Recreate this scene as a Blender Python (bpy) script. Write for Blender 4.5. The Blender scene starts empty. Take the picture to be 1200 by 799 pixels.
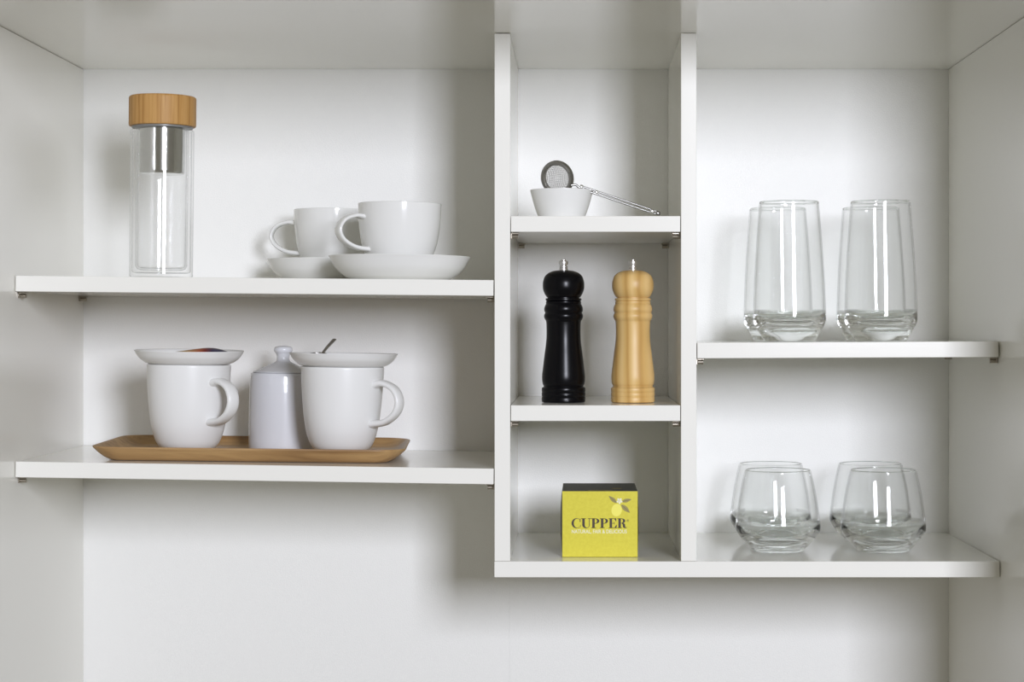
import bpy, bmesh, math, random
from math import sin, cos, pi, radians as R
from mathutils import Vector, Matrix

# ---------------------------------------------------------------- camera, world, lights, exposure
SC = bpy.context.scene
C = SC.collection
Z0 = 1.45                      # height of the camera axis above the floor
FPX, DF = 2321.0, 2.143        # focal length in pixels (1200 wide), distance camera -> shelf fronts (y = 0)
CX, CY = 675.0, 384.0          # pixel hit by the optical axis

cam_d = bpy.data.cameras.new('camera')
cam = bpy.data.objects.new('camera', cam_d)
C.objects.link(cam)
cam.location = (0, -DF, Z0)
cam.rotation_euler = (R(90), 0, 0)
cam_d.sensor_width = 36.0
cam_d.sensor_fit = 'HORIZONTAL'
cam_d.lens = FPX / 1200 * 36
cam_d.shift_x = (600 - CX) / 1200
cam_d.shift_y = (CY - 399.5) / 1200
cam_d.clip_start = 0.05
SC.camera = cam

world = bpy.data.worlds.new('room_light')
SC.world = world
world.use_nodes = True
bg = world.node_tree.nodes['Background']
bg.inputs['Color'].default_value = (1.0, 0.945, 0.80, 1)
bg.inputs['Strength'].default_value = 0.21


def area_light(name, loc, target, w, h, power, col):
    d = bpy.data.lights.new(name, 'AREA')
    d.shape = 'RECTANGLE'
    d.size, d.size_y = w, h
    d.energy = power
    d.color = col
    o = bpy.data.objects.new(name, d)
    C.objects.link(o)
    o.location = loc
    o.rotation_euler = (Vector(target) - Vector(loc)).to_track_quat('-Z', 'Y').to_euler()
    return o


area_light('softbox_lamp', (0.76, -2.95, Z0 + 0.47), (-0.02, 0.2, Z0), 0.54, 0.74, 86, (0.87, 0.893, 1.0))

SC.view_settings.view_transform = 'Standard'
SC.view_settings.look = 'None'
SC.view_settings.exposure = 0.0
SC.view_settings.gamma = 1.0
SC.view_settings.use_curve_mapping = False
SC.cycles.max_bounces = 24
SC.cycles.transmission_bounces = 20
SC.cycles.glossy_bounces = 8
SC.cycles.diffuse_bounces = 8
SC.cycles.transparent_max_bounces = 32
SC.cycles.sample_clamp_indirect = 30


# ---------------------------------------------------------------- materials
def mat(name, col, rough=0.4, metal=0.0, spec=0.5, trans=0.0, ior=1.5, coat=0.0):
    m = bpy.data.materials.new(name)
    m.use_nodes = True
    p = m.node_tree.nodes['Principled BSDF']
    p.inputs['Base Color'].default_value = (*col, 1)
    p.inputs['Roughness'].default_value = rough
    p.inputs['Metallic'].default_value = metal
    p.inputs['Specular IOR Level'].default_value = spec
    p.inputs['Transmission Weight'].default_value = trans
    p.inputs['IOR'].default_value = ior
    p.inputs['Coat Weight'].default_value = coat
    return m


def nodes(m):
    nt = m.node_tree
    return nt, nt.nodes, nt.links, nt.nodes['Principled BSDF']


def coords(m, scale=(1, 1, 1), rot=(0, 0, 0)):
    nt, N, L, p = nodes(m)
    tc = N.new('ShaderNodeTexCoord')
    mp = N.new('ShaderNodeMapping')
    mp.inputs['Scale'].default_value = scale
    mp.inputs['Rotation'].default_value = rot
    L.new(tc.outputs['Object'], mp.inputs['Vector'])
    return mp.outputs['Vector']


def noise(m, vec, scale, detail=2.0, rough=0.5, dist=0.0):
    nt, N, L, p = nodes(m)
    n = N.new('ShaderNodeTexNoise')
    n.inputs['Scale'].default_value = scale
    n.inputs['Detail'].default_value = detail
    n.inputs['Roughness'].default_value = rough
    n.inputs['Distortion'].default_value = dist
    L.new(vec, n.inputs['Vector'])
    return n.outputs['Fac']


def ramp(m, fac, stops):
    nt, N, L, p = nodes(m)
    r = N.new('ShaderNodeValToRGB')
    el = r.color_ramp.elements
    while len(el) < len(stops):
        el.new(0.5)
    for e, (pos, col) in zip(el, stops):
        e.position = pos
        e.color = (*col, 1)
    L.new(fac, r.inputs['Fac'])
    return r.outputs['Color']


def bump(m, height, strength, dist):
    nt, N, L, p = nodes(m)
    b = N.new('ShaderNodeBump')
    b.inputs['Strength'].default_value = strength
    b.inputs['Distance'].default_value = dist
    L.new(height, b.inputs['Height'])
    L.new(b.outputs['Normal'], p.inputs['Normal'])


def srgb(r, g, b):
    f = lambda c: (c / 255 / 12.92) if c / 255 <= 0.04045 else ((c / 255 + 0.055) / 1.055) ** 2.4
    return (f(r), f(g), f(b))


M = {}
WHITE = (0.855, 0.845, 0.79)
# satin white melamine board
m = M['board'] = mat('white_melamine', WHITE, 0.125, spec=0.40)
bump(m, noise(m, coords(m), 700, 2), 0.05, 0.0004)
# textured back panel
m = M['back'] = mat('pearl_melamine', (0.88, 0.878, 0.85), 0.42, spec=0.38)
bump(m, noise(m, coords(m), 650, 3, 0.65), 0.5, 0.0006)
M['seam'] = mat('dark_joint', (0.05, 0.048, 0.042), 0.8)
M['pin'] = mat('nickel_pin', (0.42, 0.38, 0.32), 0.3, metal=1.0)
M['porcelain'] = mat('white_porcelain', (0.80, 0.80, 0.775), 0.12, spec=0.5)
M['stoneware'] = mat('cream_glazed_stoneware', (0.80, 0.80, 0.785), 0.3, spec=0.4)
M['jar'] = mat('cool_white_porcelain', (0.72, 0.73, 0.76), 0.16, spec=0.5)
M['bowl'] = mat('matte_white_porcelain', (0.79, 0.79, 0.765), 0.3, spec=0.4)
M['glass'] = mat('clear_tumbler_glass', (0.97, 0.99, 0.982), 0.0, trans=1.0, ior=1.5)
M['glass_thin'] = mat('clear_borosilicate_glass', (1, 1, 1), 0.0, trans=1.0, ior=1.47)


def thin_glass(m, tint, z_lo=None, z_hi=None):
    """Thin blown walls let light straight through and mirror by Schlick's law; below z_lo (local metres) the glass is
    thick and refracts."""
    nt, N, L, p = nodes(m)
    lw = N.new('ShaderNodeLayerWeight')
    lw.inputs['Blend'].default_value = 0.5
    pw = N.new('ShaderNodeMath')
    pw.operation = 'POWER'
    L.new(lw.outputs['Facing'], pw.inputs[0])
    pw.inputs[1].default_value = 5.0
    ma = N.new('ShaderNodeMath')
    ma.operation = 'MULTIPLY_ADD'
    L.new(pw.outputs[0], ma.inputs[0])
    ma.inputs[1].default_value = 0.978
    ma.inputs[2].default_value = 0.022
    tr = N.new('ShaderNodeBsdfTransparent')
    # dark silhouette lines put into the colour, standing in for the refraction left out
    pe = N.new('ShaderNodeMath')
    pe.operation = 'POWER'
    L.new(lw.outputs['Facing'], pe.inputs[0])
    pe.inputs[1].default_value = 13.0
    mc = N.new('ShaderNodeMix')
    mc.data_type = 'RGBA'
    mc.inputs['A'].default_value = (*tint, 1)
    mc.inputs['B'].default_value = (0.30, 0.33, 0.32, 1)
    L.new(pe.outputs[0], mc.inputs['Factor'])
    L.new(mc.outputs['Result'], tr.inputs['Color'])
    gl = N.new('ShaderNodeBsdfGlossy')
    gl.inputs['Roughness'].default_value = 0.02
    mx = N.new('ShaderNodeMixShader')
    L.new(ma.outputs[0], mx.inputs[0])
    L.new(tr.outputs[0], mx.inputs[1])
    L.new(gl.outputs[0], mx.inputs[2])
    out = N['Material Output']
    if z_lo is None:
        L.new(mx.outputs[0], out.inputs['Surface'])
        return
    tc = N.new('ShaderNodeTexCoord')
    sx = N.new('ShaderNodeSeparateXYZ')
    L.new(tc.outputs['Object'], sx.inputs[0])
    mr = N.new('ShaderNodeMapRange')
    mr.inputs['From Min'].default_value = z_lo
    mr.inputs['From Max'].default_value = z_hi
    L.new(sx.outputs['Z'], mr.inputs['Value'])
    sg = N.new('ShaderNodeSeparateXYZ')
    L.new(tc.outputs['Generated'], sg.inputs[0])
    lt = N.new('ShaderNodeMath')
    lt.operation = 'LESS_THAN'
    L.new(sg.outputs['Z'], lt.inputs[0])
    lt.inputs[1].default_value = 0.988
    ml = N.new('ShaderNodeMath')
    ml.operation = 'MULTIPLY'
    L.new(mr.outputs[0], ml.inputs[0])
    L.new(lt.outputs[0], ml.inputs[1])
    m2 = N.new('ShaderNodeMixShader')
    L.new(ml.outputs[0], m2.inputs[0])
    L.new(p.outputs[0], m2.inputs[1])
    L.new(mx.outputs[0], m2.inputs[2])
    L.new(m2.outputs[0], out.inputs['Surface'])


thin_glass(M['glass'], (0.996, 0.998, 0.997), 0.030, 0.036)
thin_glass(M['glass_thin'], (0.998, 0.999, 0.999))
M['steel'] = mat('polished_steel', (0.36, 0.355, 0.34), 0.3, metal=1.0)
M['chrome'] = mat('chrome', (0.88, 0.88, 0.87), 0.34, metal=1.0)
M['strainer'] = mat('brushed_steel_strainer', (0.62, 0.62, 0.60), 0.14, metal=1.0)
M['wire'] = mat('steel_wire_mesh', (0.66, 0.65, 0.63), 0.35, metal=1.0)
M['collar'] = mat('grey_rubber_collar', (0.22, 0.22, 0.21), 0.35)
M['black'] = mat('black_lacquered_wood', (0.002, 0.002, 0.003), 0.27, spec=0.2)

m = M['bamboo'] = mat('bamboo', srgb(190, 148, 88), 0.5, spec=0.25)
v = coords(m, (260, 260, 6))
col = ramp(m, noise(m, v, 1.0, 4, 0.65), [(0.25, srgb(142, 98, 50)), (0.45, srgb(178, 134, 76)), (0.6, srgb(192, 150, 92)), (0.8, srgb(158, 114, 64))])
nt, N, L, p = nodes(m)
L.new(col, p.inputs['Base Color'])

m = M['beech'] = mat('pale_turned_wood', srgb(222, 186, 122), 0.4, spec=0.35)
nt, N, L, p = nodes(m)
v = coords(m, (1, 1, 0.22), (0.12, 0.25, 0.4))
w = N.new('ShaderNodeTexWave')
w.wave_type = 'BANDS'
w.bands_direction = 'X'
w.inputs['Scale'].default_value = 20
w.inputs['Distortion'].default_value = 7.0
w.inputs['Detail'].default_value = 2.5
w.inputs['Detail Scale'].default_value = 0.6
L.new(v, w.inputs['Vector'])
L.new(ramp(m, w.outputs['Fac'], [(0.0, srgb(192, 152, 88)), (0.25, srgb(208, 170, 104)), (0.7, srgb(216, 181, 116)), (1.0, srgb(224, 190, 128))]), p.inputs['Base Color'])

m = M['teak'] = mat('oiled_acacia', srgb(150, 108, 62), 0.45)
nt, N, L, p = nodes(m)
v = coords(m, (4, 60, 60))
f1 = noise(m, v, 1.0, 5, 0.62, 0.6)
L.new(ramp(m, f1, [(0.25, srgb(122, 90, 54)), (0.45, srgb(160, 126, 82)), (0.6, srgb(180, 146, 98)), (0.8, srgb(142, 108, 68))]), p.inputs['Base Color'])
bump(m, f1, 0.15, 0.0006)

m = M['card_yellow'] = mat('yellow_card', srgb(222, 212, 62), 0.55)
nt, N, L, p = nodes(m)
L.new(ramp(m, noise(m, coords(m), 260, 4, 0.7), [(0.3, srgb(208, 196, 42)), (0.7, srgb(219, 209, 58))]), p.inputs['Base Color'])
m = M['card_dark'] = mat('charcoal_card', srgb(58, 58, 56), 0.5)
nt, N, L, p = nodes(m)
L.new(ramp(m, noise(m, coords(m, (40, 120, 40)), 1.0, 4, 0.7), [(0.35, srgb(48, 48, 47)), (0.62, srgb(64, 64, 61)), (0.75, srgb(88, 86, 72))]), p.inputs['Base Color'])
M['ink'] = mat('dark_brown_ink', srgb(58, 42, 22), 0.5)
M['ink_white'] = mat('white_ink', srgb(238, 236, 205), 0.5)
M['ink_lemon'] = mat('pale_lemon_ink', srgb(240, 232, 96), 0.5)
M['ink_leaf'] = mat('olive_leaf_ink', srgb(150, 138, 70), 0.5)
M['ink_vein'] = mat('dark_leaf_vein_ink', srgb(110, 100, 52), 0.5)

m = M['sachet'] = mat('printed_foil_sachet', (0.5, 0.2, 0.1), 0.35)
nt, N, L, p = nodes(m)
sx = N.new('ShaderNodeSeparateXYZ')
tc = N.new('ShaderNodeTexCoord')
L.new(tc.outputs['Generated'], sx.inputs[0])
L.new(ramp(m, sx.outputs['X'], [(0.0, srgb(150, 150, 140)), (0.25, srgb(190, 160, 110)), (0.5, srgb(165, 90, 60)), (0.6, srgb(120, 50, 42)), (0.72, srgb(60, 55, 80)), (0.9, srgb(70, 70, 90))]), p.inputs['Base Color'])


# ---------------------------------------------------------------- mesh helpers
def mesh_obj(name, bm, material, parent=None, smooth=40):
    me = bpy.data.meshes.new(name)
    bm.normal_update()
    bm.to_mesh(me)
    bm.free()
    return link_mesh(name, me, material, parent, smooth)


def link_mesh(name, me, material, parent=None, smooth=40):
    if material is not None:
        me.materials.clear()
        me.materials.append(M[material])
    if smooth:
        for pl in me.polygons:
            pl.use_smooth = True
        me.set_sharp_from_angle(angle=R(smooth))
    o = bpy.data.objects.new(name, me)
    C.objects.link(o)
    if parent is not None:
        o.parent = parent
    return o


def tag(o, label, cat, group=None, kind=None):
    o['label'] = label
    o['category'] = cat
    if group:
        o['group'] = group
    if kind:
        o['kind'] = kind
    return o


def thing(name, label, cat, group=None):
    o = bpy.data.objects.new(name, None)
    o.empty_display_size = 0.02
    C.objects.link(o)
    return tag(o, label, cat, group)


def copy_tree(o, parent=None):
    c = o.copy()
    C.objects.link(c)
    c.parent = parent
    for ch in list(o.children):
        copy_tree(ch, c)
    return c


def box_bm(x0, x1, y0, y1, z0, z1, bev=0.0, seg=2):
    bm = bmesh.new()
    vs = [bm.verts.new((x, y, z)) for x in (x0, x1) for y in (y0, y1) for z in (z0, z1)]
    for f in ((0, 1, 3, 2), (4, 6, 7, 5), (0, 4, 5, 1), (2, 3, 7, 6), (0, 2, 6, 4), (1, 5, 7, 3)):
        bm.faces.new([vs[i] for i in f])
    bmesh.ops.recalc_face_normals(bm, faces=bm.faces)
    if bev:
        bmesh.ops.bevel(bm, geom=list(bm.edges), offset=bev, segments=seg, affect='EDGES', profile=0.5)
    return bm


def lathe_bm(prof, seg=64, bm=None):
    """prof: list of (r, z) in mm; r = 0 closes on the axis."""
    bm = bm or bmesh.new()
    rings = []
    for r, z in prof:
        if r < 1e-6:
            rings.append([bm.verts.new((0, 0, z / 1000))])
        else:
            rings.append([bm.verts.new((r / 1000 * cos(2 * pi * i / seg), r / 1000 * sin(2 * pi * i / seg), z / 1000)) for i in range(seg)])
    for a, b in zip(rings, rings[1:]):
        for i in range(seg):
            j = (i + 1) % seg
            if len(a) == 1 and len(b) == 1:
                continue
            if len(a) == 1:
                bm.faces.new((a[0], b[j], b[i]))
            elif len(b) == 1:
                bm.faces.new((a[i], a[j], b[0]))
            else:
                bm.faces.new((a[i], a[j], b[j], b[i]))
    return bm


def closed_lathe_bm(prof, seg=64):
    """solid of revolution; long straight runs get a loop near each end so that their shading stays flat"""
    pr = [prof[0]]
    for (r0, z0), (r1, z1) in zip(prof, prof[1:]):
        ln_ = math.hypot(r1 - r0, z1 - z0)
        if ln_ > 8:
            for t in (1.0 / ln_, 1 - 1.0 / ln_):
                pr.append((r0 + (r1 - r0) * t, z0 + (z1 - z0) * t))
        pr.append((r1, z1))
    bm = lathe_bm(pr, seg)
    bmesh.ops.recalc_face_normals(bm, faces=bm.faces)
    return bm


def spline(pts, n=6):
    """Catmull-Rom through the points."""
    out = []
    P = [pts[0]] + list(pts) + [pts[-1]]
    for i in range(1, len(P) - 2):
        p0, p1, p2, p3 = (Vector(q) for q in P[i - 1:i + 3])
        for k in range(n):
            t = k / n
            out.append(0.5 * ((2 * p1) + (p2 - p0) * t + (2 * p0 - 5 * p1 + 4 * p2 - p3) * t * t + (3 * p1 - p0 - 3 * p2 + p3) * t ** 3))
    out.append(Vector(pts[-1]))
    return out


def sp2(pts, n=5):
    return [(max(v[0], 0.0), v[1]) for v in spline([(a, b, 0) for a, b in pts], n)]


def sweep_bm(path, half_w, half_t, binormal=Vector((0, 1, 0)), seg=16, power=2.6, bm=None):
    """Sweep a superellipse (half_w along the binormal, half_t in the plane of the path) along the path."""
    bm = bm or bmesh.new()
    rings = []
    n = len(path)
    for i, p in enumerate(path):
        t = (path[min(i + 1, n - 1)] - path[max(i - 1, 0)]).normalized()
        nn = binormal.cross(t).normalized()
        hw = half_w(i / (n - 1)) if callable(half_w) else half_w
        ht = half_t(i / (n - 1)) if callable(half_t) else half_t
        ring = []
        for k in range(seg):
            a = 2 * pi * k / seg
            ca, sa = cos(a), sin(a)
            u = abs(ca) ** (2 / power) * (1 if ca >= 0 else -1) * hw
            w_ = abs(sa) ** (2 / power) * (1 if sa >= 0 else -1) * ht
            ring.append(bm.verts.new(p + binormal * u + nn * w_))
        rings.append(ring)
    for a, b in zip(rings, rings[1:]):
        for i in range(seg):
            j = (i + 1) % seg
            bm.faces.new((a[i], a[j], b[j], b[i]))
    bm.faces.new(list(reversed(rings[0])))
    bm.faces.new(rings[-1])
    bmesh.ops.recalc_face_normals(bm, faces=bm.faces)
    return bm


def tube_bm(path, r, seg=10, bm=None):
    bm = bm or bmesh.new()
    rings = []
    n = len(path)
    up = Vector((0, 1, 0))
    for i, p in enumerate(path):
        t = (path[min(i + 1, n - 1)] - path[max(i - 1, 0)]).normalized()
        b = t.cross(up)
        if b.length < 1e-4:
            b = t.cross(Vector((1, 0, 0)))
        b.normalize()
        c = b.cross(t)
        rr = r(i / (n - 1)) if callable(r) else r
        rings.append([bm.verts.new(p + b * rr * cos(2 * pi * k / seg) + c * rr * sin(2 * pi * k / seg)) for k in range(seg)])
    for a, b in zip(rings, rings[1:]):
        for i in range(seg):
            j = (i + 1) % seg
            bm.faces.new((a[i], a[j], b[j], b[i]))
    bm.faces.new(list(reversed(rings[0])))
    bm.faces.new(rings[-1])
    bmesh.ops.recalc_face_normals(bm, faces=bm.faces)
    return bm


def px(x, y):
    """pixel column at depth y -> world x"""
    return (x - CX) / FPX * (DF + y)


def pz(yy, y):
    return Z0 + (CY - yy) / FPX * (DF + y)


# ---------------------------------------------------------------- the cabinet
DEP = 0.300
XL, XR = px(17.2, 0), px(1172.4, 0)
ZC = pz(38.6, 0)
YF = -0.29
ZB = Z0 - 0.56
TH = 0.018
cab = thing('cabinet', 'white melamine kitchen cabinet with fixed dividers and a textured back panel', 'cabinet')
XS = px(597, DEP)
o = mesh_obj('back_panel', box_bm(XL - TH, XS - 0.00004, DEP, DEP + 0.008, ZB, ZC + TH, 0), 'back', cab, 0)
o = mesh_obj('back_panel', box_bm(XS + 0.00004, XR + TH, DEP, DEP + 0.008, ZB, ZC + TH, 0), 'back', cab, 0)
side_l = mesh_obj('side_panel', box_bm(XL - TH, XL, YF, DEP - 0.0006, ZB, ZC - 0.0004, 0.0005, 1), 'board', cab, 0)
side_r = mesh_obj('side_panel', box_bm(XR, XR + TH, YF, DEP - 0.0008, ZB, ZC - 0.0004, 0.0005, 1), 'board', cab, 0)
mesh_obj('top_panel', box_bm(XL - TH, XR + TH, YF, DEP - 0.0004, ZC, ZC + TH, 0.0005, 1), 'board', cab, 0)
ZBT, ZBB = pz(657.7, 0), pz(676.4, 0)
D1a, D1b = px(579.5, 0), px(597.9, 0)
D2a, D2b = px(798.0, 0), px(816.3, 0)
div_l = mesh_obj('divider', box_bm(D1a, D1b, 0, DEP - 0.0006, ZBT + 0.0002, ZC - 0.0006, 0.0006, 2), 'board', cab, 0)
div_r = mesh_obj('divider', box_bm(D2a, D2b, 0, DEP - 0.0006, ZBT + 0.0002, ZC - 0.0003, 0.0006, 2), 'board', cab, 0)
mesh_obj('bottom_board', box_bm(px(579.3, 0), XR - 0.0008, -0.0005, DEP - 0.0006, ZBB, ZBT, 0.0006, 2), 'board', cab, 0)


# adjustable shelves: name, left px, right px, top y px at left / right end, bottom thickness px, label
class Frame:
    """A shelf top: position and tilt."""
    def __init__(s, xl, xr, zl, zr):
        s.xl, s.zl = xl, zl
        s.th = math.atan2(zl - zr, xr - xl)

    def z(s, x):
        return s.zl - (x - s.xl) * math.tan(s.th)


def make_shelf(xa, xb, ya, yb, tpx, label):
    xl, xr = px(xa, 0), px(xb, 0)
    fr = Frame(xl, xr, pz(ya, 0), pz(yb, 0))
    t = tpx / FPX * DF
    ln = (xr - xl) / cos(fr.th)
    o = mesh_obj('shelf', box_bm(0, ln, 0.0, DEP - 0.0012, -t, 0, 0.0006, 2), 'board', None, 0)
    o.location = (xl, 0, pz(ya, 0))
    o.rotation_euler = (0, fr.th, 0)
    tag(o, label, 'shelf', 'adjustable white shelves')
    fr.t = t
    fr.xr = xr
    return fr


F_TL = make_shelf(18.2, 578.4, 322.9, 328.1, 18.5, 'long white shelf carrying the glass bottle and the two teacups')
F_BL = make_shelf(18.2, 578.6, 540.7, 549.0, 18.5, 'long white shelf carrying the wooden tray with mugs')
F_MT = make_shelf(598.6, 797.2, 253.1, 253.1, 18.5, 'short white shelf carrying the small bowl and tea strainer')
F_MB = make_shelf(598.6, 797.2, 474.8, 474.8, 18.5, 'short white shelf carrying the black and wooden pepper mills')
F_R = make_shelf(817.1, 1170.2, 401.4, 399.9, 18.5, 'white shelf carrying the four tall tumblers')
F_BOT = Frame(px(579.3, 0), XR, ZBT, ZBT)

# shelf pins
pin_me = None


def shelf_pin(parent, side, x, y, z):
    """side +1: the pin sticks out towards +x from the panel face at x; z = underside of the shelf"""
    global pin_me
    if pin_me is None:
        bm = box_bm(0.0002, 0.0092, -0.0045, 0.0045, -0.0018, -0.0001, 0.0004, 1)
        b2 = box_bm(0.0002, 0.0018, -0.004, 0.004, -0.0065, -0.0012, 0.0004, 1)
        tmp = bpy.data.meshes.new('t')
        b2.to_mesh(tmp)
        b2.free()
        bm.from_mesh(tmp)
        bpy.data.meshes.remove(tmp)
        n = 14
        r0 = [bm.verts.new((0.0003, 0.0026 * cos(2 * pi * k / n), -0.0042 + 0.0024 * sin(2 * pi * k / n))) for k in range(n)]
        r1 = [bm.verts.new((0.0082, 0.0026 * cos(2 * pi * k / n), -0.0042 + 0.0024 * sin(2 * pi * k / n))) for k in range(n)]
        for k in range(n):
            j = (k + 1) % n
            bm.faces.new((r0[k], r0[j], r1[j], r1[k]))
        bm.faces.new(r1)
        bmesh.ops.recalc_face_normals(bm, faces=bm.faces)
        pin_me = bpy.data.meshes.new('shelf_pin')
        bm.to_mesh(pin_me)
        bm.free()
        pin_me.materials.append(M['pin'])
    o = bpy.data.objects.new('shelf_pin', pin_me)
    C.objects.link(o)
    o.parent = parent
    o.location = (x, y, z)
    o.rotation_euler = (0, 0, 0 if side > 0 else pi)
    return o


for fr, pl, xl, pr, xr in ((F_TL, side_l, XL, div_l, D1a), (F_BL, side_l, XL, div_l, D1a), (F_MT, div_l, D1b, div_r, D2a),
                           (F_MB, div_l, D1b, div_r, D2a), (F_R, div_r, D2b, side_r, XR)):
    for y in (0.016, DEP - 0.02):
        shelf_pin(pl, 1, xl, y, fr.z(xl + 0.009) - fr.t / cos(fr.th) - 0.0003)
        shelf_pin(pr, -1, xr, y, fr.z(xr) - fr.t / cos(fr.th) - 0.0003)


def put(o, fr, x, y, h=0.0, spin=0.0):
    """Stand a thing on a shelf frame at world x, depth y, h above its surface, spun about its own axis."""
    m_ = Matrix.Rotation(fr.th, 3, 'Y') @ Matrix.Rotation(spin, 3, 'Z')
    o.rotation_euler = m_.to_euler()
    o.location = (x + h * sin(fr.th), y, fr.z(x) + h * cos(fr.th))
    return o


# ---------------------------------------------------------------- glass bottle
b = thing('glass_bottle', 'double-walled clear glass bottle with a bamboo cap and steel strainer', 'bottle')
mesh_obj('outer_glass', closed_lathe_bm([(0, 0.8), (30, 0.8), (31.5, 0), (33.6, 0.6), (34.5, 2.2), (34.6, 80), (34.6, 162), (34.0, 163), (33.0, 163.4), (32.2, 162), (32.3, 80), (32.2, 7.5), (31.0, 5.6), (28, 5.0), (0, 4.8)], 72), 'glass_thin', b)
mesh_obj('inner_glass', closed_lathe_bm([(0, 8.2), (22, 8.2), (26, 9.5), (28.2, 13), (28.4, 60), (28.4, 164.5), (26.7, 164.5), (26.6, 60), (26.4, 14), (25, 11.5), (21, 10.2), (0, 10)], 72), 'glass_thin', b)
mesh_obj('strainer_cup', closed_lathe_bm([(0, 114.6), (22.5, 114.6), (24.0, 115.2), (24.7, 117), (24.9, 140), (24.9, 164.8), (24.1, 164.8), (24.1, 118), (23, 116.2), (0, 116)], 64), 'strainer', b)
mesh_obj('collar', closed_lathe_bm([(25.2, 164.9), (32.8, 164.9), (33.4, 165.6), (33.4, 167.0), (25.2, 167.0), (25.2, 164.9)], 64), 'collar', b)
mesh_obj('cap', closed_lathe_bm([(0, 167.1), (35.6, 167.1), (36.4, 167.7), (36.7, 169), (36.7, 198), (36.2, 199.4), (35.0, 200.2), (20, 200.6), (0, 200.7)], 72), 'bamboo', b)
put(b, F_TL, px(188.8, 0.05), 0.05, 0.0003, 0.4)


# ---------------------------------------------------------------- teacups and saucers
def handle_path(r_attach, r_out, z_top, z_bot, embed, r_bot=None):
    """C-shaped path in the local x-z plane, mm -> m."""
    rb = r_attach if r_bot is None else r_bot
    dz = z_top - z_bot
    pts = [(r_attach - embed, 0, z_top - 0.02 * dz), (r_attach + 0.30 * (r_out - r_attach), 0, z_top + 0.02 * dz), (r_attach + 0.78 * (r_out - r_attach), 0, z_top - 0.12 * dz),
           (r_out, 0, z_top - 0.42 * dz), (rb + 0.86 * (r_out - rb), 0, z_bot + 0.28 * dz), (rb + 0.45 * (r_out - rb), 0, z_bot + 0.06 * dz), (rb - embed, 0, z_bot)]
    return [v / 1000 for v in spline(pts, 6)]


def make_saucer(name, label, cat, Rr, Hh, foot, group, material='porcelain'):
    prof_out = [(0, 2.0), (foot - 4.5, 2.0), (foot - 3.2, 0.2), (foot - 0.6, 0.0)] + sp2([(foot, 0.6), (foot + (Rr - foot) * 0.30, Hh * 0.16), (foot + (Rr - foot) * 0.70, Hh * 0.49), (Rr - 0.5, Hh - 1.4)], 6)
    rim = [(Rr, Hh - 0.6), (Rr - 0.3, Hh), (Rr - 1.2, Hh - 0.2)]
    inn = sp2([(Rr - 3.0, Hh - 2.0), (foot + (Rr - foot) * 0.52, Hh * 0.56), (foot - 1, Hh * 0.30), (foot * 0.8, 5.6), (foot * 0.55, 5.0)], 6) + [(0, 5.0)]
    o = mesh_obj(name, closed_lathe_bm(prof_out + rim + inn, 96), material)
    return tag(o, label, cat, group)


def make_cup(label, spin_note=None):
    t = thing('teacup', label, 'cup', 'white teacups')
    outer = [(0, 1.5), (17.5, 1.5), (18.5, 0.1), (21, 0)] + sp2([(22.5, 0.8), (29, 8), (35, 17), (39, 26), (42.6, 38), (45.2, 54), (46.4, 70), (46.8, 80)], 5)
    rim = [(46.75, 80.8), (46.2, 81.2), (45.4, 80.9)]
    inner = sp2([(44.4, 79), (43.6, 66), (42.2, 52), (39.4, 37), (35.4, 25), (29, 14), (20, 7), (10, 4.4)], 5) + [(0, 4.0)]
    mesh_obj('body', closed_lathe_bm(outer + rim + inner, 96), 'porcelain', t)
    path = handle_path(45.6, 74, 65.5, 29, 1.6, 39.6)
    mesh_obj('handle', sweep_bm(path, lambda u: 0.0078 + 0.0010 * abs(2 * u - 1) ** 3, lambda u: 0.0024 + 0.0008 * abs(2 * u - 1) ** 3), 'porcelain', t, 60)
    return t


s = make_saucer('saucer', 'wide white saucer under the front teacup', 'saucer', 79.4, 27.2, 54, 'white teacup saucers')
YC1, YC2 = 0.082, 0.2165
put(s, F_TL, px(468, YC1), YC1, 0.0003)
c = make_cup('white porcelain teacup in front, nearest the divider on the upper left shelf')
put(c, F_TL, px(467.6, YC1), YC1, 0.0055, pi + R(30))
s = make_saucer('saucer', 'wide white saucer under the rear teacup, partly hidden by the front saucer', 'saucer', 79.4, 27.2, 54, 'white teacup saucers')
put(s, F_TL, px(390.2, YC2), YC2, 0.0003)
c = make_cup('white porcelain teacup behind the front teacup, its handle pointing left')
put(c, F_TL, px(390.0, YC2), YC2, 0.0055, pi - R(2))


# ---------------------------------------------------------------- wooden tray
def tray_bm(hx, hy, rc):
    lv = [(27, 0.2), (24, 0.0), (20, 0.6), (13, 3.6), (6, 8.4), (1.5, 12.2), (0.2, 13.6), (0, 14.4), (0.6, 15.2), (1.8, 15.5), (3.4, 15.2), (5.5, 13.8), (11, 9.4), (17, 6.4), (23, 5.2), (30, 5.0)]
    bm = bmesh.new()
    rings = []
    nseg = 10
    for ins, z in lv:
        a, bb, r = hx - ins / 1000, hy - ins * 0.6 / 1000, max(rc - ins / 1000, 0.008)
        ring = []
        for q, (sx_, sy_) in enumerate(((1, 1), (-1, 1), (-1, -1), (1, -1))):
            for k in range(nseg + 1):
                an = q * pi / 2 + (pi / 2) * k / nseg
                ring.append(bm.verts.new((sx_ * (a - r) + r * cos(an), sy_ * (bb - r) + r * sin(an), z / 1000)))
        rings.append(ring)
    n = len(rings[0])
    for A, B in zip(rings, rings[1:]):
        for i in range(n):
            j = (i + 1) % n
            bm.faces.new((A[i], A[j], B[j], B[i]))
    bm.faces.new(list(reversed(rings[0])))
    bm.faces.new(rings[-1])
    bmesh.ops.recalc_face_normals(bm, faces=bm.faces)
    return bm


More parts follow.
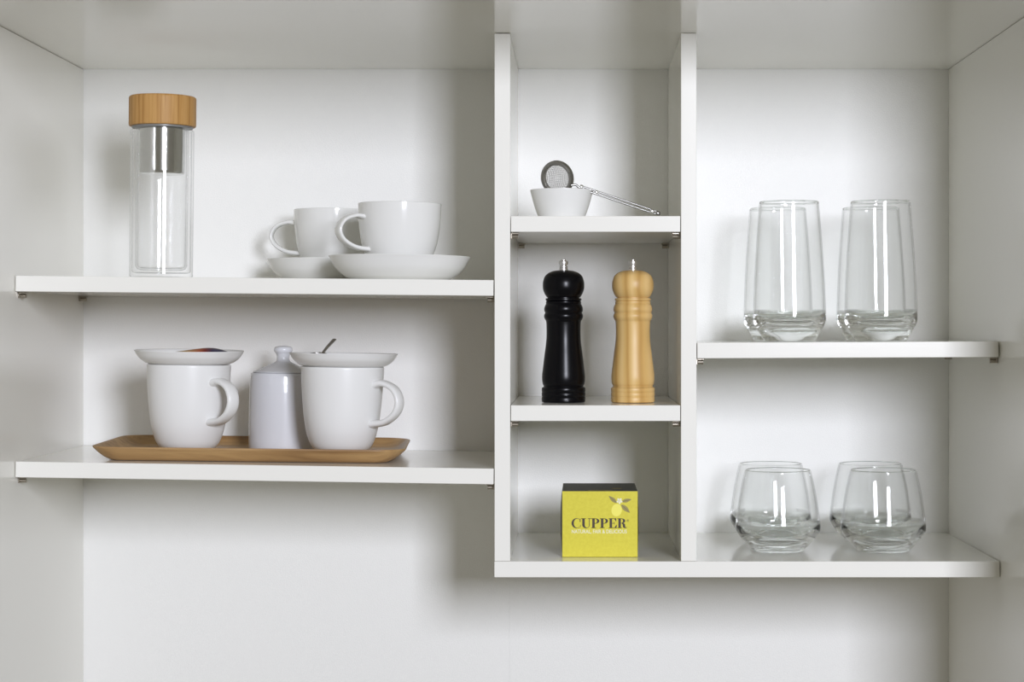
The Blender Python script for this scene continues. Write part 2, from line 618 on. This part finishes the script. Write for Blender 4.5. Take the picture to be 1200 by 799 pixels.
tray = mesh_obj('serving_tray', tray_bm(0.1735, 0.122, 0.036), 'teak', None, 35)
tag(tray, 'shallow brown wooden tray with flared rim holding mugs and jar', 'tray')
TRX, TRY = -0.3690, 0.155
put(tray, F_BL, TRX, TRY, 0.0003, R(3.2))
TF = 0.0055          # tray floor above the shelf


# ---------------------------------------------------------------- mugs with saucers as lids
def make_mug(label):
    t = thing('mug', label, 'mug', 'white mugs on the tray')
    outer = [(0, 1.2), (19, 1.2), (20, 0.1), (22, 0)] + sp2([(23.5, 0.6), (29.5, 5.5), (35, 12), (39.5, 24), (42.3, 38), (44.4, 56), (46.2, 80), (47.0, 98)], 5)
    rim = [(47.0, 99.2), (46.5, 100.0), (45.6, 100.0), (44.6, 99.4)]
    inner = sp2([(43.4, 97), (42.6, 78), (40.8, 55), (38.6, 38), (35.5, 25), (29, 13), (20, 6.5)], 5) + [(0, 5.0)]
    mesh_obj('body', closed_lathe_bm(outer + rim + inner, 96), 'stoneware', t)
    path = handle_path(46.2, 75.5, 81.5, 36.5, 2.0, 43.0)
    mesh_obj('handle', sweep_bm(path, lambda u: 0.0080 + 0.0016 * abs(2 * u - 1) ** 3, lambda u: 0.0034 + 0.0014 * abs(2 * u - 1) ** 4, power=2.4), 'stoneware', t, 60)
    return t


YM1, YM2, YJ = 0.100, 0.105, 0.19
XM1, XM2 = px(219.9, YM1), px(400.0, YM2)
mg = make_mug('white mug at the left end of the tray, handle turned to the front')
put(mg, F_BL, XM1, YM1, TF, R(-39))
mg2 = make_mug('white mug at the right end of the tray, beside the jar')
put(mg2, F_BL, XM2, YM2, TF, R(-26))


def lid_saucer(label):
    return make_saucer('small_saucer', label, 'saucer', 61.2, 15.2, 46.2, 'small saucers covering the mugs', 'stoneware')


HM = TF + 0.1003
ls = lid_saucer('small white saucer lying on the left mug, a coloured sachet in it')
put(ls, F_BL, px(219.9, YM1) + 0.0002, YM1, HM + 0.0007)
ls.rotation_euler.x += R(1.0)
ls = lid_saucer('small white saucer lying on the right mug, a spoon in it')
put(ls, F_BL, px(401.0, YM2), YM2, HM)

# sachet in the left saucer
bm = bmesh.new()
n, mm = 20, 10
rows = []
for i in range(n + 1):
    u = -1 + 2 * i / n
    row = []
    for k in range(mm):
        a = 2 * pi * k / mm
        hw = 0.0160 * (1 - 0.25 * abs(u) ** 4)
        ht = 0.0052 * (1 - abs(u) ** 2.2) + 0.0006
        row.append(bm.verts.new((0.0335 * u, hw * cos(a), ht * sin(a) + 0.0014 * sin(3 * u))))
    rows.append(row)
for A, B in zip(rows, rows[1:]):
    for k in range(mm):
        j = (k + 1) % mm
        bm.faces.new((A[k], A[j], B[j], B[k]))
bm.faces.new(list(reversed(rows[0])))
bm.faces.new(rows[-1])
bmesh.ops.recalc_face_normals(bm, faces=bm.faces)
sa = mesh_obj('sachet', bm, 'sachet', None, 60)
tag(sa, 'small sachet with orange and navy print lying in the left saucer', 'sachet')
put(sa, F_BL, px(233, 0.115), 0.115, HM + 0.0125, R(5))

# teaspoon in the right saucer
sp = thing('teaspoon', 'steel teaspoon in the right saucer, its handle tip rising above the rim', 'spoon')
bm = bmesh.new()
rows = []
for i in range(13):
    u = -1 + 2 * i / 12
    row = []
    hw = 0.0135 * math.sqrt(max(1 - u * u, 0)) * (1 - 0.15 * u) + 0.0006
    for k in range(9):
        q = -1 + 2 * k / 8
        row.append((q * hw, 0.021 * u, 0.0055 * (q * q * 0.8 + u * u) - 0.0055 * 0.0))
    rows.append(row)
top = [[bm.verts.new((x, y, z + 0.0008)) for x, y, z in r] for r in rows]
bot = [[bm.verts.new((x, y, z - 0.0004)) for x, y, z in r] for r in rows]
for G, rev in ((top, False), (bot, True)):
    for i in range(12):
        for k in range(8):
            f = [G[i][k], G[i][k + 1], G[i + 1][k + 1], G[i + 1][k]]
            bm.faces.new(f if not rev else list(reversed(f)))
edge_t = [top[i][0] for i in range(13)] + [top[12][k] for k in range(1, 9)] + [top[i][8] for i in range(11, -1, -1)] + [top[0][k] for k in range(7, 0, -1)]
edge_b = [bot[i][0] for i in range(13)] + [bot[12][k] for k in range(1, 9)] + [bot[i][8] for i in range(11, -1, -1)] + [bot[0][k] for k in range(7, 0, -1)]
for i in range(len(edge_t)):
    j = (i + 1) % len(edge_t)
    bm.faces.new((edge_t[i], edge_t[j], edge_b[j], edge_b[i]))
bmesh.ops.recalc_face_normals(bm, faces=bm.faces)
mesh_obj('spoon_bowl', bm, 'steel', sp, 60)
path = [Vector(v) for v in spline([(0, 0.0205, 0.0055), (0.0003, 0.030, 0.0085), (0.001, 0.060, 0.0150), (0.002, 0.092, 0.0210), (0.0026, 0.108, 0.0240)], 5)]
mesh_obj('spoon_handle', sweep_bm(path, lambda u: 0.0014 + 0.0012 * u, 0.0012, Vector((1, 0, 0))), 'steel', sp, 60)
put(sp, F_BL, px(370.5, 0.075), 0.080, HM + 0.0057, R(-1))

# ---------------------------------------------------------------- sugar jar
j = thing('lidded_jar', 'cool white porcelain jar with a knobbed conical lid between the mugs', 'jar')
mesh_obj('body', closed_lathe_bm([(0, 1.0), (34, 1.0), (35.5, 0), (37.6, 0.6), (38.5, 2.2), (38.9, 10), (38.9, 56), (38.75, 68), (38.3, 78), (37.6, 86), (37.2, 89), (36.5, 90.0), (35.4, 89.8), (34.8, 88), (34.6, 40), (33, 6), (0, 5)], 80), 'jar', j)
lid = mesh_obj('lid', closed_lathe_bm([(0, 90.2), (34.5, 90.2), (34.9, 90.9), (33.8, 91.9)] + sp2([(30.5, 93.2), (22, 97), (13, 101.2), (8.6, 103.6), (7.6, 106)], 4) + [(7.4, 108)], 80), 'jar', j)
mesh_obj('knob', closed_lathe_bm([(0, 107)] + sp2([(7.4, 107.2), (7.5, 110), (8.6, 112.8), (10.4, 115.0), (10.9, 117.6), (9.8, 120.0), (6.5, 121.4), (0, 121.9)], 5), 48), 'jar', lid)
put(j, F_BL, px(330.2, YJ), YJ, TF)

# ---------------------------------------------------------------- small bowl and tea strainer
YB = 0.060
bw = mesh_obj('small_bowl', closed_lathe_bm([(0, 1.5), (21, 1.5), (22, 0), (24.6, 0.2)] + sp2([(25.6, 1.0), (28.0, 7), (30.7, 15), (33.2, 24), (35.0, 31)], 4) + [(35.0, 31.7), (34.4, 32.0), (33.4, 31.6)] + sp2([(32.2, 29), (30.0, 21), (27, 13), (22, 7), (14, 4.6)], 4) + [(0, 4.2)], 80), 'bowl')
tag(bw, 'small white flared bowl holding the tea strainer', 'bowl')
put(bw, F_MT, px(658.2, YB), YB, 0.0003)

st = thing('tea_strainer', 'steel mesh tea ball strainer with long double-rod handle resting in bowl', 'tea strainer')
st.location = (px(653, YB), YB - 0.002, pz(208.8, YB))
RB = 0.0152


def dome_bm(sign):
    """Wire mesh half ball, axis along local y."""
    bm = bmesh.new()
    n = 17
    for axis in (0, 1):
        for i in range(n):
            a = -RB * 0.95 + 1.9 * RB * i / (n - 1)
            h = math.sqrt(RB * RB - a * a)
            pth = []
            for k in range(15):
                t = pi * k / 14
                q, d = h * cos(t), h * sin(t)
                pth.append(Vector((a, sign * d, q)) if axis == 0 else Vector((q, sign * d, a)))
            up = Vector((1, 0, 0)) if axis == 0 else Vector((0, 0, 1))
            prev = None
            for k, pnt in enumerate(pth):
                tt = (pth[min(k + 1, 14)] - pth[max(k - 1, 0)]).normalized()
                nn = up.cross(tt)
                ring = [bm.verts.new(pnt + (up * cos(e) + nn * sin(e)) * 0.00019) for e in (0.8, 2.9, 5.0)]
                if prev:
                    for e in range(3):
                        f = (e + 1) % 3
                        bm.faces.new((prev[e], prev[f], ring[f], ring[e]))
                prev = ring
    return bm


tilt = Matrix.Rotation(R(-24), 4, 'Z') @ Matrix.Rotation(R(12), 4, 'X')
for sgn in (-1, 1):
    d = mesh_obj('mesh_half', dome_bm(sgn), 'wire', st, 60)
    d.matrix_local = tilt
bm = bmesh.new()
prof = [(0.0146, -0.0018), (0.0152, -0.0024), (0.0188, -0.0024), (0.0196, -0.0012), (0.0197, 0.0012), (0.0188, 0.0024), (0.0152, 0.0024), (0.0146, 0.0018)]
ns = 64
rg = [[bm.verts.new((r * cos(2 * pi * i / ns), yy, r * sin(2 * pi * i / ns))) for r, yy in prof] for i in range(ns)]
for i in range(ns):
    A, B = rg[i], rg[(i + 1) % ns]
    for k in range(len(prof)):
        q = (k + 1) % len(prof)
        bm.faces.new((A[k], A[q], B[q], B[k]))
bmesh.ops.recalc_face_normals(bm, faces=bm.faces)
ring = mesh_obj('rim_band', bm, 'steel', st, 50)
ring.matrix_local = tilt


def sloc(pxx, pyy, y):
    return Vector((px(pxx, y), y, pz(pyy, y))) - Vector(st.location)


h0, h1 = sloc(671.5, 216.6, 0.045), sloc(772.0, 250.2, 0.062)
dirv = (h1 - h0).normalized()
nrm = Vector((0, 1, 0)).cross(dirv).normalized()
for off in (-0.00155, 0.00155):
    a_, b_ = h0 + nrm * off + dirv * 0.009, h1 + nrm * off
    mesh_obj('handle_rod', tube_bm([a_, a_ + (b_ - a_) * 0.5, b_], 0.00105, 10), 'steel', st, 60)
mesh_obj('neck_wire', tube_bm([Vector(v) for v in spline([h0 - dirv * 0.002 + nrm * 0.001, h0 + dirv * 0.003 - nrm * 0.001, h0 + dirv * 0.007 + nrm * 0.0006, h0 + dirv * 0.011], 4)], 0.0013, 10), 'steel', st, 60)


def band_bm(center, axis, r, half, seg=16):
    bm = bmesh.new()
    u = axis.cross(Vector((0, 1, 0))).normalized()
    w_ = axis.cross(u)
    ends = []
    for sgn in (-1, 1):
        ends.append([bm.verts.new(center + axis * half * sgn + (u * cos(2 * pi * k / seg) + w_ * sin(2 * pi * k / seg)) * r) for k in range(seg)])
    for k in range(seg):
        q = (k + 1) % seg
        bm.faces.new((ends[0][k], ends[0][q], ends[1][q], ends[1][k]))
    bm.faces.new(ends[0])
    bm.faces.new(ends[1])
    bmesh.ops.recalc_face_normals(bm, faces=bm.faces)
    bmesh.ops.bevel(bm, geom=list(bm.edges), offset=0.0003, segments=1, affect='EDGES')
    return bm


for tpos, rr in ((0.0095, 0.0027), (0.0275, 0.0021)):
    mesh_obj('clamp_ring', band_bm(h0 + dirv * tpos - nrm * 0.0006, dirv, rr, 0.0016), 'chrome', st, 40)
ln = (h1 - h0).length
mesh_obj('spring_end', band_bm(h0 + dirv * (ln - 0.008), dirv, 0.0026, 0.0018), 'chrome', st, 40)
mesh_obj('handle_tip', band_bm(h0 + dirv * (ln - 0.001), dirv, 0.0024, 0.0025), 'steel', st, 40)

# ---------------------------------------------------------------- pepper mills
K = 0.2515


def zm(y):
    return (695 - y) * K


def make_mill(name, label, wood):
    t = thing(name, label, 'pepper mill', 'pepper mills')
    base = [(0, 0), (23.0, 0), (24.2, 0.6), (24.5, 1.6), (24.5, zm(672)), (24.0, zm(669)), (24.5, zm(666)), (24.5, zm(652)), (24.0, zm(649)), (24.5, zm(646)), (24.5, zm(634)), (24.2, zm(630)), (23.4, zm(627.5)), (0, zm(627.5))]
    mesh_obj('base', closed_lathe_bm(base, 72), wood, t, 35)
    body = [(0, zm(627)), (22.6, zm(627)), (22.2, zm(622))] + [(r * K, zm(y)) for r, y in
            [(v[0], v[1]) for v in sp2([(90, 619), (93.5, 611), (96, 592), (95.5, 570), (92, 540), (88.5, 510), (84.5, 478), (80, 445), (77, 415), (76, 385), (76.5, 352), (77.5, 336)], 5)]] + \
           [(79.5 * K, zm(330)), (82 * K, zm(327))] + [(v[0] * K, zm(v[1])) for v in sp2([(83, 325), (86.5, 316), (86.5, 306), (83.5, 299)], 4)] + [(82 * K, zm(296.5))] + \
           [(v[0] * K, zm(v[1])) for v in sp2([(83, 294), (86.3, 285), (85.5, 272), (80.5, 260)], 4)] + [(77.5 * K, zm(257)), (79 * K, zm(254)), (78.5 * K, zm(247)), (75.5 * K, zm(244)), (80 * K, zm(240)), (80 * K, zm(233)), (78 * K, zm(231.5)), (0, zm(231.5))]
    mesh_obj('body', closed_lathe_bm(body, 72), wood, t, 35)
    head = [(0, zm(231)), (71 * K, zm(231)), (71 * K, zm(228)), (74 * K, zm(227.5))] + [(v[0] * K, zm(v[1])) for v in sp2([(76, 225), (84, 212), (91, 193), (92.8, 175), (91, 155), (83, 133), (68, 119), (48, 110.5), (26, 107)], 5)] + [(0, zm(106.5))]
    mesh_obj('head', closed_lathe_bm(head, 72), wood, t, 35)
    kn = [(0, zm(106.8)), (19 * K, zm(106.8)), (19.5 * K, zm(100)), (16 * K, zm(96)), (19 * K, zm(93)), (19 * K, zm(88.5)), (14 * K, zm(86)), (14 * K, zm(83.5)), (19.5 * K, zm(82)), (20.5 * K, zm(79)), (20.5 * K, zm(68)), (18 * K, zm(65)), (11 * K, zm(63)), (11 * K, zm(60)), (8 * K, zm(58)), (0, zm(57.5))]
    mesh_obj('top_nut', closed_lathe_bm(kn, 40), 'chrome', t, 22)
    return t


YP = 0.078
mb = make_mill('pepper_mill', 'glossy black turned wooden pepper mill with a steel top nut', 'black')
put(mb, F_MB, px(660.4, YP), YP, 0.0003)
mw = make_mill('pepper_mill', 'pale natural wood turned pepper mill with a steel top nut', 'beech')
put(mw, F_MB, px(741.6, YP), YP, 0.0003, R(20))

# ---------------------------------------------------------------- tea box
YT = 0.038
BWd, BHt, BDp = 0.0831, 0.0724, 0.108
tb = thing('tea_box', 'yellow cardboard tea box with dark lid and printed lemon', 'box')
tb.location = (px(703.1, YT), YT, ZBT + 0.0003)
hw = BWd / 2


def panel(name, bm, m_):
    return mesh_obj(name, bm, m_, tb, 0)


front = panel('front_panel', box_bm(-hw, hw, 0, 0.0006, 0, BHt, 0.0002, 1), 'card_yellow')
panel('rear_panel', box_bm(-hw, hw, BDp - 0.0006, BDp, 0, BHt, 0.0002, 1), 'card_yellow')
# side panels bulge slightly
for sg in (-1, 1):
    bm = bmesh.new()
    nz, ny = 8, 8
    grid = {}
    for layer in (0, 1):
        for i in range(ny + 1):
            for k in range(nz + 1):
                u, v_ = i / ny, k / nz
                bul = 0.0026 * (sin(pi * u) ** 0.6) * (sin(pi * v_) ** 0.5) if 0 < u < 1 and 0 < v_ < 1 else 0
                grid[layer, i, k] = bm.verts.new((sg * (hw - 0.0006 * layer - 0.0002 + bul), 0.0007 + (BDp - 0.0014) * u, BHt * v_))
        for i in range(ny):
            for k in range(nz):
                bm.faces.new((grid[layer, i, k], grid[layer, i + 1, k], grid[layer, i + 1, k + 1], grid[layer, i, k + 1]))
    bmesh.ops.recalc_face_normals(bm, faces=bm.faces)
    mesh_obj('side_panel', bm, 'card_dark', tb, 60)
panel('bottom_panel', box_bm(-hw + 0.0003, hw - 0.0003, 0.0006, BDp - 0.0006, 0.0, 0.0006, 0), 'card_dark')
lidp = panel('lid_flap', box_bm(-hw + 0.0002, hw - 0.0002, 0.0007, BDp - 0.0006, BHt - 0.0002, BHt + 0.0005, 0.0002, 1), 'card_dark')


def flat(name, polys, m_, parent, xf, smooth=0):
    """flat print: polygons of 2-D points mapped by xf(u, v) to local points"""
    bm = bmesh.new()
    for poly in polys:
        bm.faces.new([bm.verts.new(xf(u, v_)) for u, v_ in poly])
    bm.normal_update()
    return mesh_obj(name, bm, m_, parent, smooth)


SB = (DF + YT) / FPX      # metres per photo pixel at the front of the box


def fx(u, v_, d=0.00015):
    """photo pixel -> point on the box front, local"""
    return Vector(((u - 703.1) * SB, -d, (652.9 - v_) * SB))


def rect(x0, y0, x1, y1):
    return [(x0, y0), (x1, y0), (x1, y1), (x0, y1)]


def band(c0, r0, c1, r1, a0, a1, n=18):
    """strips between two elliptical arcs"""
    out = []
    for i in range(n):
        t0, t1 = R(a0 + (a1 - a0) * i / n), R(a0 + (a1 - a0) * (i + 1) / n)
        o0 = (c0[0] + r0[0] * cos(t0), c0[1] + r0[1] * sin(t0))
        o1 = (c0[0] + r0[0] * cos(t1), c0[1] + r0[1] * sin(t1))
        i0 = (c1[0] + r1[0] * cos(t0), c1[1] + r1[1] * sin(t0))
        i1 = (c1[0] + r1[0] * cos(t1), c1[1] + r1[1] * sin(t1))
        out.append([o0, o1, i1, i0])
    return out


TN = 0.055
gC = band((0.50, 0.5), (0.50, 0.52), (0.57, 0.5), (0.35, 0.47), 48, 312, 24) + [rect(0.84, 0.62, 0.89, 1.0), [(0.84, 0.86), (0.84, 0.62), (0.80, 0.75)], rect(0.86, 0.10, 0.90, 0.34)]
gU = [rect(0.12, 0.32, 0.37, 1), rect(0, 1 - TN, 0.50, 1), rect(0.80, 0.32, 0.86, 1), rect(0.68, 1 - TN, 0.99, 1)] + band((0.49, 0.33), (0.37, 0.35), (0.585, 0.33), (0.215, 0.28), 180, 360)
gP = [rect(0.11, 0, 0.36, 1), rect(0, 0, 0.50, TN), rect(0, 1 - TN, 0.42, 1), rect(0.36, 0.455, 0.42, 0.51)] + band((0.42, 0.7275), (0.40, 0.2725), (0.42, 0.7275), (0.16, 0.218), 90, -90)
gE = [rect(0.11, 0, 0.36, 1), rect(0, 0, 0.80, TN), rect(0, 1 - TN, 0.77, 1), rect(0.36, 0.475, 0.58, 0.525), rect(0.56, 0.36, 0.60, 0.64), [(0.77, 1), (0.58, 0.95), (0.74, 0.68), (0.77, 0.68)], [(0.80, 0), (0.83, 0.34), (0.79, 0.34), (0.60, 0.05)]]
gR = [rect(0.11, 0, 0.36, 1), rect(0, 0, 0.47, TN), rect(0, 1 - TN, 0.42, 1), rect(0.36, 0.485, 0.42, 0.53)] + band((0.42, 0.742), (0.38, 0.258), (0.42, 0.742), (0.14, 0.205), 90, -90) + \
     [[(0.44, 0.53), (0.44, 0.485), (0.54, 0.36), (0.77, 0.40), (0.66, 0.50)], [(0.54, 0.36), (0.57, 0.10), (0.80, 0.12), (0.77, 0.40)], [(0.57, 0.10), (0.70, -0.015), (0.88, 0.0), (0.97, 0.10), (0.94, 0.12), (0.86, 0.06), (0.80, 0.12)]]
adv = 0.0
placed = []
for g, wd in ((gC, 0.94), (gU, 1.00), (gP, 0.86), (gP, 0.86), (gE, 0.87), (gR, 0.98)):
    placed.append((g, adv))
    adv += wd
sx_ = 65.0 / (adv - 0.01)
for g, a_ in placed:
    polys = [[(669.8 + (u + a_) * sx_, 618.9 - v_ * 11.3) for u, v_ in poly] for poly in g]
    flat('printed_letter', polys, 'ink', front, fx)


def text_mesh(name, body, x0, x1, y_base, height, m_, parent, xf, bold=0.0):
    cu = bpy.data.curves.new(name, 'FONT')
    cu.body = body
    cu.size = 1.0
    cu.resolution_u = 3
    cu.offset = bold
    to = bpy.data.objects.new(name, cu)
    C.objects.link(to)
    dg = bpy.context.evaluated_depsgraph_get()
    me = bpy.data.meshes.new_from_object(to.evaluated_get(dg))
    bpy.data.objects.remove(to)
    xs = [v_.co.x for v_ in me.vertices]
    ys = [v_.co.y for v_ in me.vertices]
    ax, bx_, ay, by_ = min(xs), max(xs), max(0.0, min(ys)), max(ys)
    for v_ in me.vertices:
        v_.co = xf(x0 + (v_.co.x - ax) / (bx_ - ax) * (x1 - x0), y_base - (v_.co.y - ay) / (by_ - ay) * height)
    return link_mesh(name, me, m_, parent, 0)


text_mesh('printed_tagline', 'NATURAL, FAIR & DELICIOUS', 670.0, 734.6, 625.0, 4.3, 'ink_white', front, fx, 0.012)
text_mesh('printed_mark', '\u00ae', 734.4, 737.0, 611.6, 2.8, 'ink', front, fx)


def ell(cx, cy, rx, ry, n=28, rot=0.0):
    return [(cx + rx * cos(t) * cos(rot) - ry * sin(t) * sin(rot), cy + rx * cos(t) * sin(rot) + ry * sin(t) * cos(rot)) for t in (2 * pi * i / n for i in range(n))]


flat('printed_lemon', [[(x, y) for x, y in ell(722.6, 598.0, 6.1, 7.4, 30, 0.15)]], 'ink_lemon', front, fx)


def leaf(ax, ay, bx_, by_, wd):
    dx, dy = bx_ - ax, by_ - ay
    L_ = math.hypot(dx, dy)
    ux, uy = dx / L_, dy / L_
    up_, lo_ = [], []
    for i in range(11):
        t = i / 10
        w_ = wd * sin(pi * t ** 0.85)
        up_.append((ax + dx * t - uy * w_, ay + dy * t + ux * w_))
        lo_.append((ax + dx * t + uy * w_, ay + dy * t - ux * w_))
    return up_ + lo_[-2:0:-1]


for (a_, b_, c_, d_, w_) in ((723.0, 589.6, 713.3, 581.2, 2.3), (728.5, 588.0, 740.2, 585.2, 2.2), (728.0, 591.5, 738.2, 601.0, 2.7)):
    lf = flat('printed_leaf', [leaf(a_, b_, c_, d_, w_)], 'ink_leaf', front, lambda u, v_: fx(u, v_, 0.0002))
    flat('leaf_vein', [leaf(a_, b_, c_, d_, 0.35)], 'ink_vein', front, lambda u, v_: fx(u, v_, 0.00025))
pet = [ell(726.0 + 2.0 * cos(t), 587.2 + 2.0 * sin(t), 1.7, 1.2, 14, t) for t in (2 * pi * i / 5 + 0.3 for i in range(5))]
flat('printed_blossom', pet[:1], 'ink_white', front, lambda u, v_: fx(u, v_, 0.0003))
for k in range(1, 5):
    flat('printed_blossom', pet[k:k + 1], 'ink_white', front, lambda u, v_: fx(u, v_, 0.0003 + 0.00002))


# print on the lid: pale tab at the front edge and a faint lemon
def tx(u, v_):
    """box-top coordinates: u across in mm from the middle, v back from the front in mm"""
    return Vector((u / 1000, v_ / 1000, BHt + 0.0007))


flat('lid_tab', [[(-15, 0.9), (14, 0.9), (12, 6), (8, 9), (-9, 9), (-13, 6)]], 'ink_leaf', lidp, tx)
flat('lid_lemon', [ell(19, 30, 6, 9)], 'ink_vein', lidp, tx)


# ---------------------------------------------------------------- drinking glasses
def make_tumbler():
    out = [(0, 1.0), (22, 1.0), (25.5, 0.2), (27.4, 0.0), (28.6, 0.8)] + sp2([(29.4, 2.2), (33.6, 9.5), (37.6, 17.0), (39.6, 21.5), (40.2, 25.5), (40.1, 32), (39.4, 56), (38.0, 84), (36.2, 112), (34.2, 138), (33.0, 153.5)], 5)
    rim = [(32.9, 154.6), (32.4, 155.2), (31.8, 154.9)]
    inn = sp2([(31.6, 153), (32.8, 138), (34.8, 112), (36.6, 84), (37.9, 56), (38.3, 36), (37.8, 29), (35.4, 24.5), (30, 21.5), (20, 19.6), (10, 19)], 5) + [(0, 18.9)]
    return closed_lathe_bm(out + rim + inn, 96)


def make_low():
    out = [(0, 1.2), (22, 1.2), (26, 0.3), (28.2, 0.0), (29.6, 0.9)] + sp2([(30.6, 2.4), (36.2, 8.0), (41.6, 14.2), (45.8, 20), (47.8, 25.5), (47.8, 31), (46.4, 42), (43.8, 60), (40.6, 77), (37.4, 90.5)], 5)
    rim = [(37.1, 91.6), (36.6, 92.0), (36.0, 91.6)]
    inn = sp2([(36.0, 90), (39.2, 76.5), (42.3, 60), (44.8, 42.5), (45.9, 33), (45.0, 27), (41.6, 21.5), (35, 16.8), (24, 13.8), (12, 12.8)], 5) + [(0, 12.6)]
    return closed_lathe_bm(out + rim + inn, 96)


tall = mesh_obj('tumbler', make_tumbler(), 'glass', None, 50)
low = mesh_obj('whisky_glass', make_low(), 'glass', None, 50)
for i, (pxx, y, lab) in enumerate(((925.3, 0.055, 'tall clear tumbler in front, of the pair nearer the divider'),
                                   (912.0, 0.177, 'tall clear tumbler at the back, of the pair nearer the divider'),
                                   (1032.4, 0.055, 'tall clear tumbler in front, of the pair nearer the side wall'),
                                   (1021.0, 0.177, 'tall clear tumbler at the back, of the pair nearer the side wall'))):
    o = tall if i == 0 else copy_tree(tall)
    tag(o, lab, 'glass', 'tall tumblers')
    put(o, F_R, px(pxx, y), y, 0.0003)
for i, (pxx, y, lab) in enumerate(((911.5, 0.098, 'short rounded clear glass in front, of the pair nearer the divider'),
                                   (903.0, 0.204, 'short rounded clear glass at the back, of the pair nearer the divider'),
                                   (1035.0, 0.098, 'short rounded clear glass in front, of the pair nearer the side wall'),
                                   (1019.8, 0.204, 'short rounded clear glass at the back, of the pair nearer the side wall'))):
    o = low if i == 0 else copy_tree(low)
    tag(o, lab, 'glass', 'short rounded glasses')
    put(o, F_BOT, px(pxx, y), y, 0.0003)
